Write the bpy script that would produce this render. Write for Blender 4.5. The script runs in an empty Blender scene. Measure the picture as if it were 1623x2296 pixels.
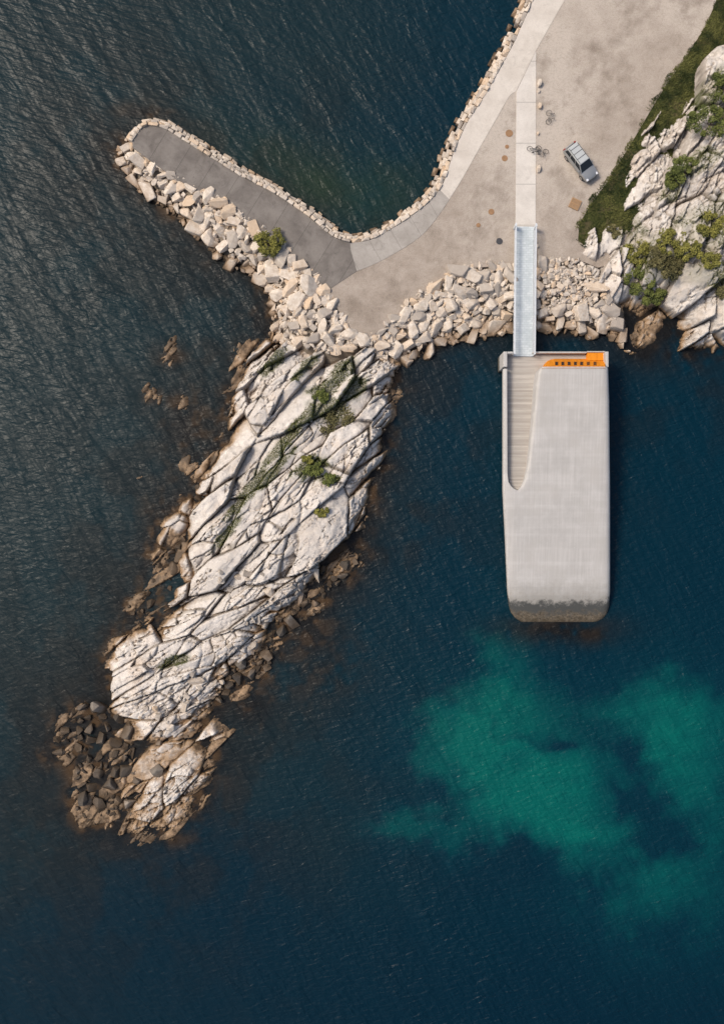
import bpy, bmesh, math, random
import numpy as np
from mathutils import Vector, Matrix, Euler
random.seed(7); rng=np.random.default_rng(7)
S=0.05; H=100.0; CX=811.5; CY=1148.0
COL=bpy.context.scene.collection
def U(px,py,z=0.0):
    k=(H-z)/H*S
    return ((px-CX)*k, -(py-CY)*k)
def UP(pts,z=0.0): return [U(p[0],p[1],z) for p in pts]
# ---------------------------------------------------------------- noise
def hsh(a,b,seed=0):
    a=np.asarray(a).astype(np.int64); b=np.asarray(b).astype(np.int64)
    v=(a*374761393+b*668265263+seed*144269504)&0xffffffff
    v=((v^(v>>13))*1274126177)&0xffffffff
    v=v^(v>>16); v=(v*2246822519)&0xffffffff; v=v^(v>>15); return v/4294967295.0
def vn(x,y,seed=0):
    xi=np.floor(x).astype(np.int64); yi=np.floor(y).astype(np.int64)
    fx=x-xi; fy=y-yi; fx=fx*fx*(3-2*fx); fy=fy*fy*(3-2*fy)
    h=lambda a,b:hsh(a,b,seed)
    return (h(xi,yi)*(1-fx)+h(xi+1,yi)*fx)*(1-fy)+(h(xi,yi+1)*(1-fx)+h(xi+1,yi+1)*fx)*fy
def fbm(x,y,s,o=4,seed=0):
    r=0;a=1;t=0
    for i in range(o):
        r=r+a*vn(x*s+17.3*i,y*s-9.1*i,seed+i); t+=a; a*=.5; s*=2.03
    return r/t
def sd(poly,X,Y):
    P=np.array(poly); n=len(P); d=np.full(X.shape,1e9); ins=np.zeros(X.shape,bool)
    for i in range(n):
        ax,ay=P[i]; bx,by=P[(i+1)%n]; ex=bx-ax; ey=by-ay
        l=ex*ex+ey*ey+1e-12
        t=np.clip(((X-ax)*ex+(Y-ay)*ey)/l,0,1)
        d=np.minimum(d,(X-ax-t*ex)**2+(Y-ay-t*ey)**2)
        if ay!=by:
            c=((ay>Y)!=(by>Y))&(X<(bx-ax)*(Y-ay)/(by-ay)+ax); ins^=c
    d=np.sqrt(d); return np.where(ins,d,-d)
def dline(pl,X,Y):
    d=np.full(X.shape,1e9)
    for i in range(len(pl)-1):
        ax,ay=pl[i]; bx,by=pl[i+1]; ex=bx-ax; ey=by-ay; l=ex*ex+ey*ey+1e-12
        t=np.clip(((X-ax)*ex+(Y-ay)*ey)/l,0,1)
        d=np.minimum(d,(X-ax-t*ex)**2+(Y-ay-t*ey)**2)
    return np.sqrt(d)
def cr(p,n=5):
    out=[]
    for i in range(len(p)-1):
        a=p[max(i-1,0)];b=p[i];c=p[i+1];d=p[min(i+2,len(p)-1)]
        for k in range(n):
            t=k/n
            out.append(tuple(.5*(2*b[j]+(c[j]-a[j])*t+(2*a[j]-5*b[j]+4*c[j]-d[j])*t*t+(3*b[j]-a[j]-3*c[j]+d[j])*t**3) for j in (0,1)))
    out.append(tuple(p[-1])); return out
def sm(a,b,x):
    t=np.clip((x-a)/(b-a),0,1); return t*t*(3-2*t)
def interp(x,xs,ys): return float(np.interp(x,xs,ys))
# ---------------------------------------------------------------- objects
def link(o): COL.objects.link(o); return o
def meta(o,label=None,cat=None,kind=None,group=None):
    if label: o["label"]=label
    if cat: o["category"]=cat
    if kind: o["kind"]=kind
    if group: o["group"]=group
    return o
def mesh_obj(name,v,f,mat,parent=None,smooth=False,dat=None):
    me=bpy.data.meshes.new(name); me.from_pydata([tuple(map(float,a)) for a in v],[],f)
    if mat: me.materials.append(mat)
    if dat is not None:
        a=me.attributes.new("dat",'FLOAT_COLOR','POINT'); a.data.foreach_set("color",np.asarray(dat,dtype=np.float32).ravel())
    if smooth: me.polygons.foreach_set("use_smooth",[True]*len(me.polygons))
    me.update()
    o=link(bpy.data.objects.new(name,me))
    if parent: o.parent=parent
    return o
def empty(name,loc,rot=0,label=None,cat=None,group=None):
    o=link(bpy.data.objects.new(name,None)); o.location=loc; o.rotation_euler=(0,0,rot); o.empty_display_size=.3
    return meta(o,label,cat,None,group)
def grid_faces(nr,nc,off=0,mask=None):
    i=np.arange(nr-1)[:,None]*nc+np.arange(nc-1)[None,:]
    q=np.stack([i,i+1,i+nc+1,i+nc],-1).reshape(-1,4)+off
    return q
def box(v,f,c,s,R=None,taper=1.0):
    b=len(v)
    for z in (-1,1):
        k=taper if z>0 else 1
        for x,y in ((-1,-1),(1,-1),(1,1),(-1,1)):
            p=Vector((x*s[0]/2*k,y*s[1]/2*k,z*s[2]/2))
            if R: p=R@p
            v.append((p.x+c[0],p.y+c[1],p.z+c[2]))
    for q in ((3,2,1,0),(4,5,6,7),(0,1,5,4),(1,2,6,5),(2,3,7,6),(3,0,4,7)): f.append([b+i for i in q])
def tube(v,f,pts,r,n=6):
    pts=[Vector(p) for p in pts]
    for a,b in zip(pts[:-1],pts[1:]):
        d=(b-a); 
        if d.length<1e-6: continue
        q=d.to_track_quat('Z','Y').to_matrix(); s=len(v)
        for p in (a,b):
            for i in range(n):
                t=2*math.pi*i/n; w=p+q@Vector((r*math.cos(t),r*math.sin(t),0)); v.append(tuple(w))
        for i in range(n): f.append([s+i,s+(i+1)%n,s+n+(i+1)%n,s+n+i])
        f.append([s+i for i in range(n)][::-1]); f.append([s+n+i for i in range(n)])
def slab(name,pts,z,th,mat,**k):
    from mathutils.geometry import tessellate_polygon
    n=len(pts)
    ar=sum(pts[i][0]*pts[(i+1)%n][1]-pts[(i+1)%n][0]*pts[i][1] for i in range(n))
    if ar<0: pts=pts[::-1]
    tr=tessellate_polygon([[Vector((p[0],p[1],0)) for p in pts]])
    v=[(p[0],p[1],z) for p in pts]+[(p[0],p[1],z-th) for p in pts]
    f=[]
    for t in tr:
        a,b,c=[Vector(pts[i]) for i in t]
        cr_=(b.x-a.x)*(c.y-a.y)-(b.y-a.y)*(c.x-a.x)
        f.append(list(t) if cr_>0 else list(t)[::-1])
    for i in range(n): f.append([i,n+i,n+(i+1)%n,(i+1)%n])
    return mesh_obj(name,v,f,mat,**k)
# ---------------------------------------------------------------- materials
class M:
    def __init__(s,name,rough=.8,spec=.3):
        s.m=bpy.data.materials.new(name); s.m.use_nodes=True; s.nt=s.m.node_tree
        s.b=s.nt.nodes['Principled BSDF']; s.b.inputs['Roughness'].default_value=rough
        s.b.inputs['Specular IOR Level'].default_value=spec
        s.pos=s.n('ShaderNodeNewGeometry').outputs['Position']
    def n(s,t): return s.nt.nodes.new(t)
    def l(s,a,b):
        if isinstance(a,(int,float)): b.default_value=a
        elif isinstance(a,(tuple,list)): b.default_value=tuple(a)+((1,) if len(a)==3 and b.type=='RGBA' else ())
        else: s.nt.links.new(a,b)
    def mapv(s,vec,scale=(1,1,1),rot=0):
        k=s.n('ShaderNodeMapping'); k.inputs['Scale'].default_value=scale
        k2=s.n('ShaderNodeMapping'); k2.inputs['Rotation'].default_value=(0,0,rot); s.l(vec,k2.inputs[0]); s.l(k2.outputs[0],k.inputs[0])
        return k.outputs[0]
    def noise(s,scale,det=4,rough=.55,vec=None,dist=0):
        k=s.n('ShaderNodeTexNoise'); s.l(vec or s.pos,k.inputs['Vector']); k.inputs['Scale'].default_value=scale
        k.inputs['Detail'].default_value=det; k.inputs['Roughness'].default_value=rough; k.inputs['Distortion'].default_value=dist
        return k.outputs[0]
    def rng(s,x,a,b,c=0,d=1):
        k=s.n('ShaderNodeMapRange'); s.l(x,k.inputs[0])
        for i,q in enumerate((a,b,c,d)): k.inputs[i+1].default_value=q
        return k.outputs[0]
    def math(s,op,a,b=0):
        k=s.n('ShaderNodeMath'); k.operation=op; s.l(a,k.inputs[0]); s.l(b,k.inputs[1]); return k.outputs[0]
    def mix(s,f,a,b,mode='MIX'):
        k=s.n('ShaderNodeMix'); k.data_type='RGBA'; k.blend_type=mode; s.l(f,k.inputs[0]); s.l(a,k.inputs[6]); s.l(b,k.inputs[7]); return k.outputs[2]
    def attr(s,name="dat"):
        k=s.n('ShaderNodeAttribute'); k.attribute_name=name
        q=s.n('ShaderNodeSeparateColor'); s.l(k.outputs['Color'],q.inputs[0]); return q.outputs[0],q.outputs[1],q.outputs[2],k.outputs['Color']
    def z(s):
        q=s.n('ShaderNodeSeparateXYZ'); s.l(s.pos,q.inputs[0]); return q.outputs[2]
    def xyz(s):
        q=s.n('ShaderNodeSeparateXYZ'); s.l(s.pos,q.inputs[0]); return q.outputs
    def bump(s,h,st=.5,dist=.1,prev=None):
        k=s.n('ShaderNodeBump'); k.inputs['Strength'].default_value=st; k.inputs['Distance'].default_value=dist; s.l(h,k.inputs['Height'])
        if prev: s.l(prev,k.inputs['Normal'])
        return k.outputs[0]
    def fin(s,col,bump=None):
        s.l(col,s.b.inputs['Base Color'])
        if bump: s.l(bump,s.b.inputs['Normal'])
        return s.m
def simple(name,col,rough=.5,var=.15,sc=8,metal=0,spec=.4):
    m=M(name,rough,spec); m.b.inputs['Metallic'].default_value=metal
    c=m.mix(m.noise(sc,5),tuple(x*(1-var) for x in col),tuple(min(1,x*(1+var)) for x in col))
    return m.fin(c)
def rock_mat(name,c1,c2,warm):
    m=M(name,.85,.25); t,cr_,mo,_=m.attr()
    n1=m.noise(.35,5,.6); n2=m.noise(2.2,7,.68); n3=m.noise(14,5,.7)
    c=m.mix(m.rng(n2,.35,.65),c1,c2)
    c=m.mix(m.rng(n1,.5,.68,0,.6),c,warm)
    c=m.mix(m.rng(t,0.25,.85,.0,.6),c,(.38,.35,.32))
    c=m.mix(m.rng(n3,.55,.72,0,.35),c,(.17,.155,.14))
    n4=m.noise(1.1,6,.7,dist=1.2)
    c=m.mix(m.rng(n4,.55,.68,0,.5),c,(.23,.205,.175))
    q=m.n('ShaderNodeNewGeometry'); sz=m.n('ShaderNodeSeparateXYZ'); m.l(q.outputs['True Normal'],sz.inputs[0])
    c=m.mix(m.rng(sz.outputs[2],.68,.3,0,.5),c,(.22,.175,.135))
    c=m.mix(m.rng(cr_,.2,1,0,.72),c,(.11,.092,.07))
    g=m.mix(m.noise(3,5),(.035,.05,.012),(.10,.11,.035))
    c=m.mix(mo,c,g)
    z=m.math('ADD',m.z(),m.rng(m.noise(.7,5,.65),.25,.75,-.55,.55))
    c=m.mix(m.rng(z,1.1,.45,0,.88),c,m.mix(n2,(.16,.10,.05),(.40,.25,.125)))
    c=m.mix(m.rng(z,.42,.0,0,.95),c,m.mix(n2,(.035,.026,.018),(.11,.07,.037)))
    m.l(m.rng(z,.5,.1,.85,.5),m.b.inputs['Roughness'])
    b=m.bump(n2,.5,.09); b=m.bump(n3,.5,.03,b)
    return m.fin(c,b)
m_rock=rock_mat("pale_granite",(.57,.525,.475),(.72,.675,.62),(.60,.49,.385))
def stone_mat():
    m=M("quarried_stone",.85,.25); t,d,b_,_=m.attr()
    n2=m.noise(2.5,6,.65); n3=m.noise(12,5,.7)
    c=m.mix(m.rng(n2,.35,.65),(.50,.42,.335),(.68,.61,.525))
    c=m.mix(m.rng(t,.5,1,0,.95),c,(.34,.30,.26))
    c=m.mix(m.rng(t,.28,0,0,.8),c,(.56,.41,.27))
    c=m.mix(m.rng(n3,.56,.75,0,.35),c,(.18,.16,.135))
    c=m.mix(d,c,m.mix(n2,(.034,.030,.026),(.115,.10,.085)))
    z=m.math('ADD',m.z(),m.rng(m.noise(.9,5),0,1,-.45,.45))
    c=m.mix(m.rng(z,.95,.4,0,.8),c,m.mix(d,(.24,.15,.08),(.065,.05,.036)))
    c=m.mix(m.rng(z,.48,.1,0,.95),c,m.mix(n2,(.024,.018,.013),(.08,.055,.033)))
    b=m.bump(n2,.5,.08); b=m.bump(n3,.5,.02,b)
    return m.fin(c,b)
m_stone=stone_mat()
def gravel_mat():
    m=M("gravel_ground",.95,.1)
    x=m.noise(.08,4,.6); y=m.noise(.5,6,.65,dist=.6); w=m.noise(3.5,6,.8); g=m.noise(12,4,.85)
    c=m.mix(m.rng(y,.35,.68),(.30,.25,.205),(.42,.36,.305))
    xx,yy,_=m.xyz()
    c=m.mix(m.math('MULTIPLY',m.rng(x,.42,.56,.2,.75),m.rng(yy,22,40)),c,(.54,.48,.415))
    c=m.mix(m.rng(m.noise(.22,6,.7),.52,.68,0,.65),c,(.205,.165,.13))
    c=m.mix(m.rng(m.noise(.75,7,.75),.54,.70,0,.5),c,(.22,.18,.145))
    c=m.mix(m.rng(w,.48,.75,0,.5),c,(.19,.16,.13))
    c=m.mix(m.rng(g,.54,.70,0,.7),c,(.11,.095,.08)); c=m.mix(m.rng(g,.44,.34,0,.55),c,(.66,.61,.55))
    return m.fin(c,m.bump(g,.8,.05))
m_gravel=gravel_mat()
def paving(name,a,b,joint=0,rot=0,dirt=.5):
    m=M(name,.9,.15)
    n=m.noise(.5,6,.65,dist=.5); w=m.noise(7,5,.75); st=m.noise(.9,6,.7,dist=1)
    c=m.mix(m.rng(n,.35,.65),a,b)
    c=m.mix(m.rng(st,.55,.72,0,dirt),c,tuple(x*.6 for x in a))
    c=m.mix(m.rng(w,.5,.75,0,.35),c,tuple(x*.5 for x in a))
    if joint:
        v=m.mapv(m.pos,(1/joint,1/joint,1),rot)
        q=m.n('ShaderNodeSeparateXYZ'); m.l(v,q.inputs[0])
        fr=m.math('FRACT',q.outputs[0]); c=m.mix(m.rng(m.math('ABSOLUTE',m.math('SUBTRACT',fr,.5)),.485,.497,0,.6),c,tuple(x*.45 for x in a))
    return m.fin(c,m.bump(w,.3,.02))
m_pier=paving("pier_concrete",(.145,.13,.118),(.225,.205,.185),3.1,math.radians(32),.6)
m_mid=paving("worn_concrete",(.31,.285,.255),(.41,.38,.345),2.6,math.radians(-30),.5)
m_prom=paving("pale_concrete",(.54,.49,.43),(.64,.59,.525),0,0,.35)
m_walk=paving("walkway_concrete",(.56,.52,.47),(.65,.61,.555),4.5,math.radians(90),.3)
def bank_mat():
    m=M("bank_rubble",.95,.1)
    n=m.noise(3,6,.7); c=m.mix(n,(.10,.085,.07),(.34,.29,.23))
    z=m.z(); c=m.mix(m.rng(z,.3,-.2),c,(.02,.015,.01))
    return m.fin(c,m.bump(n,.8,.2))
m_bank=bank_mat()
def grass_mat():
    m=M("grass_ground",.95,.1)
    n=m.noise(.5,6,.7,dist=.5); w=m.noise(2.2,7,.85)
    c=m.mix(m.rng(w,.38,.62),(.018,.026,.009),(.095,.105,.033))
    c=m.mix(m.rng(n,.5,.62,0,.75),c,(.15,.12,.068))
    return m.fin(c,m.bump(w,1,.35))
m_grass=grass_mat()
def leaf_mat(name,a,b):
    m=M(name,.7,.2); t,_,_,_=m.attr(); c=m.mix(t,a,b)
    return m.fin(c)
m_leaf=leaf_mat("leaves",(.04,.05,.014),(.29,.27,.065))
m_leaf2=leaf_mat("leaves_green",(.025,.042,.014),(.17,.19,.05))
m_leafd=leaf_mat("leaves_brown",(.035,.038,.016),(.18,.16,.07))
m_bark=simple("bark",(.10,.075,.055),.9,.3,10)
# ---------------------------------------------------------------- world / sun / camera
sc=bpy.context.scene
w=bpy.data.worlds.new("World"); sc.world=w; w.use_nodes=True
sky=w.node_tree.nodes.new('ShaderNodeTexSky'); sky.sky_type='NISHITA'; sky.sun_disc=False
el=math.radians(52); sdv=Vector((-.93*math.cos(el),.36*math.cos(el),math.sin(el))).normalized()
sky.sun_elevation=el; sky.sun_rotation=math.atan2(sdv.x,sdv.y)
sky.air_density=1.0; sky.dust_density=4.0; sky.ozone_density=.6
w.node_tree.links.new(sky.outputs[0],w.node_tree.nodes['Background'].inputs[0])
w.node_tree.nodes['Background'].inputs[1].default_value=.14
sl=bpy.data.lights.new("sun",'SUN'); sl.energy=2.65; sl.angle=math.radians(16); sl.color=(1,.89,.76)
so=link(bpy.data.objects.new("sun",sl)); so.rotation_euler=sdv.to_track_quat('Z','Y').to_euler(); so.location=sdv*150
cam=bpy.data.cameras.new("camera"); co=link(bpy.data.objects.new("camera",cam)); co.location=(0,0,H)
cam.sensor_width=36; cam.lens=36*H/(2296*S); cam.clip_end=6000; sc.camera=co
sc.view_settings.view_transform='Standard'; sc.view_settings.look='None'; sc.view_settings.exposure=0
# ---------------------------------------------------------------- outlines (plan survey)
island=[(600,766),(575,785),(550,800),(536,850),(516,900),(506,945),(496,985),(478,1030),(456,1080),(428,1140),(411,1200),(396,1260),(404,1300),(386,1340),(341,1376),(296,1418),(261,1448),(234,1490),(231,1540),(250,1592),(290,1620),(300,1645),(290,1690),(268,1735),(252,1800),(265,1858),(330,1866),(390,1845),(445,1797),(462,1740),(482,1690),(480,1630),(488,1575),(525,1518),(575,1482),(605,1432),(625,1388),(695,1338),(745,1265),(796,1215),(824,1150),(836,1090),(856,1040),(867,960),(870,900),(884,850),(878,800),(850,764),(810,762),(780,772),(740,772),(680,758)]
cliff=[(1290,575),(1304,525),(1330,497),(1368,486),(1386,445),(1402,385),(1430,338),(1470,294),(1508,235),(1543,181),(1598,144),(1740,54),(1900,-60),(2300,-300),(2300,830),(1900,760),(1700,770),(1623,780),(1560,798),(1503,793),(1518,745),(1478,755),(1447,797),(1416,789),(1396,756),(1370,726),(1343,692),(1310,642)]
sea_edge=cr([(1320,-300),(1260,-150),(1195,0),(1168,60),(1150,100),(1122,150),(1098,195),(1070,240),(1050,270),(1028,315),(1012,355),(1000,395),(985,425),(958,455),(925,482),(880,512),(830,538),(785,545)],4)
pier_n=cr([(785,545),(745,530),(690,485),(620,438),(540,395),(480,358),(420,320),(375,292),(340,281),(318,288),(298,318)],4)
pier_s=[(298,330),(340,362),(390,398),(440,425),(500,455),(560,500),(600,530),(645,567),(690,605),(718,635),(742,670),(765,705),(785,740),(800,768)]
east_in=[(800,768),(830,754),(862,735),(900,700),(930,675),(975,640),(1020,612),(1060,600),(1100,598),(1148,602),(1200,600),(1250,590),(1290,580)]
land=sea_edge+pier_n[1:]+pier_s+east_in[1:]+[(1340,600),(1500,560),(1700,400),(2300,200),(2300,-400),(1330,-400)]
ZL=2.0
slab("gravel_ground",UP(land,ZL),ZL,3.5,m_gravel); meta(bpy.data.objects["gravel_ground"],"beige gravel quay area and parking lot on the shore","ground","structure")
prom=[p for p in sea_edge if p[1]<432]
prom_in=cr([(1007,447),(1035,402),(1070,340),(1110,270),(1140,218),(1156,205)],4)
pp=prom+prom_in+[(1200,115),(1265,0),(1355,-180),(1420,-300)]
slab("promenade",UP(pp,ZL),ZL+.03,.2,m_prom); meta(bpy.data.objects["promenade"],"pale concrete promenade curving along the stone sea wall","path","structure")
midn=[p for p in sea_edge if p[1]>=432 ]
mid=[prom[-1]]+midn+[(786,560),(800,608)]+cr([(800,608),(840,592),(885,568),(925,543),(955,518),(985,480),(1007,447)],3)[1:]
slab("footpath",UP(mid,ZL),ZL+.03,.2,m_mid); meta(bpy.data.objects["footpath"],"worn grey concrete path bending towards the pier","path","structure")
pier=[(785,545)]+pier_n[1:]+pier_s[:10]+[(737,650),(800,608),(786,560)]
slab("pier_pavement",UP(pier,ZL),ZL+.034,.2,m_pier); meta(bpy.data.objects["pier_pavement"],"dark grey concrete pavement of the small pier","pier","structure")
slab("walkway",UP([(1157,206),(1200,116),(1201,116),(1200,508),(1155,508)],ZL),ZL+.04,.2,m_walk); meta(bpy.data.objects["walkway"],"straight pale concrete walkway across the gravel","path","structure")
# ---------------------------------------------------------------- jointed rock fields
def avor(X,Y,sx,sy,sa,la,lb):
    n=X.size; X=X.ravel(); Y=Y.ravel(); i1=np.zeros(n,np.int64); f1=np.zeros(n); f2=np.zeros(n)
    T=4.0; R=la*2.2
    tx=np.floor(X/T).astype(int); ty=np.floor(Y/T).astype(int); key=tx*100003+ty
    o=np.argsort(key,kind='stable'); ks=key[o]; b=np.r_[0,np.flatnonzero(np.diff(ks))+1,n]
    ca=np.cos(sa); sn=np.sin(sa)
    for k in range(len(b)-1):
        ii=o[b[k]:b[k+1]]; cx=(tx[ii[0]]+.5)*T; cy=(ty[ii[0]]+.5)*T
        s=np.flatnonzero((abs(sx-cx)<T/2+R)&(abs(sy-cy)<T/2+R))
        if len(s)<2: s=np.argsort((sx-cx)**2+(sy-cy)**2)[:3]
        dx=X[ii][:,None]-sx[s]; dy=Y[ii][:,None]-sy[s]
        D=np.sqrt(((dx*ca[s]+dy*sn[s])/la)**2+((-dx*sn[s]+dy*ca[s])/lb)**2)
        pt=np.argpartition(D,1,axis=1)[:,:2]; r=np.arange(len(ii))
        a=D[r,pt[:,0]]; c=D[r,pt[:,1]]; sw=a>c
        i1[ii]=s[np.where(sw,pt[:,1],pt[:,0])]; f1[ii]=np.minimum(a,c); f2[ii]=np.maximum(a,c)
    return i1,f1,f2
FIELDS={}
def rock_field(name,out_px,env,angf,step,label,cat,bounds=None,mossf=None,amp=1.0,Wm=1.0,rubf=None,el_=1.0):
    P=UP(out_px,0); A=np.array(P)
    x0,y0=A.min(0)-1.5; x1,y1=A.max(0)+1.5
    if bounds: x0,x1,y0,y1=bounds
    xs=np.arange(x0,x1,step); ys=np.arange(y0,y1,step); X,Y=np.meshgrid(xs,ys)
    wx=X+(fbm(X,Y,.3,2,11)-.5)*.35+(fbm(X,Y,2.2,3,12)-.5)*.12; wy=Y+(fbm(X,Y,.3,2,23)-.5)*.35+(fbm(X,Y,2.2,3,24)-.5)*.12
    rub=np.zeros_like(X) if rubf is None else rubf(X,Y)
    tot=np.zeros_like(X); crack=np.zeros_like(X); tint=np.zeros_like(X)
    for lv,(dens,la,lb,hz,ta,tb,cd,cw,aj) in enumerate([(.060,6.2,1.9,.40,.05,.20,.75,.045,.05),(.26,3.0,.85,.22,.08,.26,.42,.045,.11),(1.5,1.3,.42,.11,.14,.32,.20,.06,.22),(8,.48,.22,.04,.18,.34,.07,.10,.45)]):
        la*=Wm*el_; lb*=Wm/el_; dens/=Wm*Wm
        n=max(6,int((x1-x0+8)*(y1-y0+8)*dens))
        sx=rng.uniform(x0-4,x1+4,n); sy=rng.uniform(y0-4,y1+4,n); sa=angf(sx,sy)+rng.normal(0,aj,n)
        i,f1,f2=avor(wx,wy,sx,sy,sa,la,lb); i=i.reshape(X.shape); e=(f2-f1).reshape(X.shape)
        if lv==0: msk=np.ones_like(X)
        else:
            nz=fbm(X,Y,(0,.16,.25,.4)[lv],3,40+lv)
            msk=np.clip(np.where(hsh(par,par*0+lv,5)<(0,.62,.34,.3)[lv],1.0,.06)*sm(.3,.5,nz)+rub*.9,.03,1)
        dx=wx-sx[i]; dy=wy-sy[i]; c,s=np.cos(sa[i]),np.sin(sa[i]); u=dx*c+dy*s; v=-dx*s+dy*c
        t1=rng.normal(0,ta,n)[i]; t2=(rng.normal(-.35*tb,tb,n))[i]
        tot+=(rng.uniform(-1,1,n)*hz)[i]*msk+(np.clip(t1*u,-.4,.4)+np.clip(t2,-.5,.45)*v)*msk
        sg=np.where(rng.random(n)>.5,1,-1)[i]; tot-=np.maximum(sg*v-lb*.22,0)*.28*msk
        sg=np.where(rng.random(n)>.5,1,-1)[i]; tot-=np.maximum(sg*u-la*.25,0)*.22*msk
        st=(rng.uniform(0,1,n)>.4)[i]*.7+.3
        cm=np.exp(-(e/cw)**1.5)*msk*st
        tot-=cd*cm; crack=np.maximum(crack,cm*(1,.95,.8,.45)[lv]); tint+=rng.uniform(0,1,n)[i]*(.35,.3,.25,.1)[lv]
        par=i
    tot+=(fbm(X,Y,.9,5,77)-.5)*.40
    d=sd(P,X+(fbm(X,Y,.7,4,5)-.5)*1.3,Y+(fbm(X,Y,.7,4,6)-.5)*1.3)+np.clip(tot,-.8,.8)*.9
    h=env(X,Y,d)
    calm=1-np.exp(-np.clip(d+.8,0,9)/.9)
    Z=h+tot*calm*amp
    mo=np.zeros_like(X)
    if mossf is not None: mo=mossf(X,Y,d,crack,Z)
    keep=(d>-2.2)&(Z>-1.3)
    q=grid_faces(len(ys),len(xs)); km=keep.ravel(); q=q[km[q].all(1)]
    used=np.zeros(X.size,bool); used[q]=True; idx=np.cumsum(used)-1
    V=np.stack([X.ravel(),Y.ravel(),Z.ravel()],1)[used]; F=idx[q]
    dat=np.stack([tint.ravel(),crack.ravel(),np.clip(mo,0,1).ravel(),np.ones(X.size)],1)[used]
    me=bpy.data.meshes.new(name); me.vertices.add(len(V)); me.vertices.foreach_set("co",V.ravel().astype(np.float32))
    me.loops.add(F.size); me.loops.foreach_set("vertex_index",F.ravel().astype(np.int32))
    me.polygons.add(len(F)); me.polygons.foreach_set("loop_start",np.arange(0,F.size,4,dtype=np.int32))
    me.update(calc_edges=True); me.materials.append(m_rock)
    a=me.attributes.new("dat",'FLOAT_COLOR','POINT'); a.data.foreach_set("color",dat.astype(np.float32).ravel())
    o=link(bpy.data.objects.new(name,me)); meta(o,label,cat,"structure")
    FIELDS[name]=(xs,ys,Z,mo,d)
    return o
def zat(name,px,py):
    xs,ys,Z,_,_=FIELDS[name]; z=2.0
    for _ in range(6):
        x,y=U(px,py,z); i=int(np.clip(round((x-xs[0])/(xs[1]-xs[0])),0,len(xs)-1)); j=int(np.clip(round((y-ys[0])/(ys[1]-ys[0])),0,len(ys)-1)); z=float(Z[j,i])
    return x,y,z
def pyof(Y): return CY-Y/S
def pxof(X): return CX+X/S
def blob(X,Y,px,py,rx,ry,a=0):
    x,y=pxof(X)-px,pyof(Y)-py; c,s=math.cos(a),math.sin(a)
    return np.exp(-(((x*c+y*s)/rx)**2+((-x*s+y*c)/ry)**2))
def ang_i(x,y):
    return np.radians(np.interp(pyof(y),[760,900,1100,1250,1330,1420,1560,1640,1800],[46,46,50,46,34,26,33,24,46]))
def env_i(X,Y,d):
    py=pyof(Y); hm=np.interp(py,[760,850,1250,1330,1560,1640,1760,1850],[2.2,3.0,3.2,2.3,1.9,1.45,1.15,.7])
    rr=np.interp(py,[760,1300,1850],[1.4,1.4,1.5])
    return np.where(d>0,hm*(1-np.exp(-np.clip(d,0,99)/rr))+.1,d*.5+.1)
def moss_i(X,Y,d,c,Z):
    m=0
    for b in [(760,850,70,24,-.8),(640,1000,110,18,-.85),(560,1110,110,18,-.85),(700,1050,60,24,-.4),(740,925,55,35,0),(720,885,45,20,0),(800,880,45,25,-1),(620,820,60,18,-.85),(400,1475,50,16,-.4),(670,960,90,14,-.85),(740,1075,30,14,0),(520,1190,60,14,-.85),(690,830,60,14,-.85),(620,1060,90,14,-.85)]:
        m=np.maximum(m,blob(X,Y,*b))
    n=fbm(X,Y,1.1,4,91)
    return sm(.44,.68,m*.66+n*.42)*np.clip(.4+c*2.2,0,1)*sm(.6,1.2,Z)
def rub_i(X,Y):
    py=pyof(Y); return sm(1270,1380,py)*.8*sm(.35,.6,fbm(X,Y,.15,3,88))+blob(X,Y,620,1340,90,50,-.5)*.6
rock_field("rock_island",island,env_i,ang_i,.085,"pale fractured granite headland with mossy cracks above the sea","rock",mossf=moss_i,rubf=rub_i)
def ang_c(x,y): return np.radians(np.interp(pyof(y),[0,450,650,740,800],[60,62,75,40,12]))
def env_c(X,Y,d):
    py=pyof(Y); px=pxof(X); zb=np.where(py>690,0,np.clip((690-py)/60,0,1)*1.7)
    k=np.clip((px-1290)/300,.4,1.3)
    return np.where(d>0,zb+4.4*k*(1-np.exp(-np.clip(d,0,99)/2.0)),zb+d*1.2)
def moss_c(X,Y,d,c,Z):
    m=0
    for b in [(1450,600,70,70,0),(1560,540,110,70,.3),(1530,400,60,40,-.3),(1620,290,60,90,0),(1400,540,40,60,0),(1680,600,60,120,0),(1550,640,60,35,0),(1480,450,60,25,-1),(1560,250,30,60,.4)]:
        m=np.maximum(m,blob(X,Y,*b))
    n=fbm(X,Y,.8,4,92)
    return sm(.52,.74,m*.68+n*.45)*np.clip(.35+c*1.5,0,1)*.95
bx=U(1250,0)[0],U(1840,0)[0],U(0,835)[1],U(0,10)[1]
rock_field("cliff",cliff,env_c,ang_c,.09,"pale granite cliff with shrubs rising above the shore","cliff",bounds=bx,mossf=moss_c,amp=1.4,Wm=.95,el_=.82,rubf=lambda X,Y:sm(.5,.65,fbm(X,Y,.15,3,89))*.6)
low=lambda hh:(lambda X,Y,d:np.where(d>0,hh*(1-np.exp(-np.clip(d,0,9)/.8))+.05,d*.8+.05))
out1=[(438,1115),(405,1122),(375,1150),(352,1195),(335,1240),(342,1262),(372,1240),(395,1205),(420,1185),(438,1150)]
rock_field("shore_outcrop",out1,low(1.35),ang_i,.09,"rounded brownish rock hump beside the granite headland","rock",amp=.45,Wm=1.2,el_=.7)
dk=[(105,1692),(140,1612),(190,1575),(245,1588),(300,1632),(305,1700),(272,1770),(256,1838),(192,1855),(160,1812),(172,1755),(150,1705)]
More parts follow.
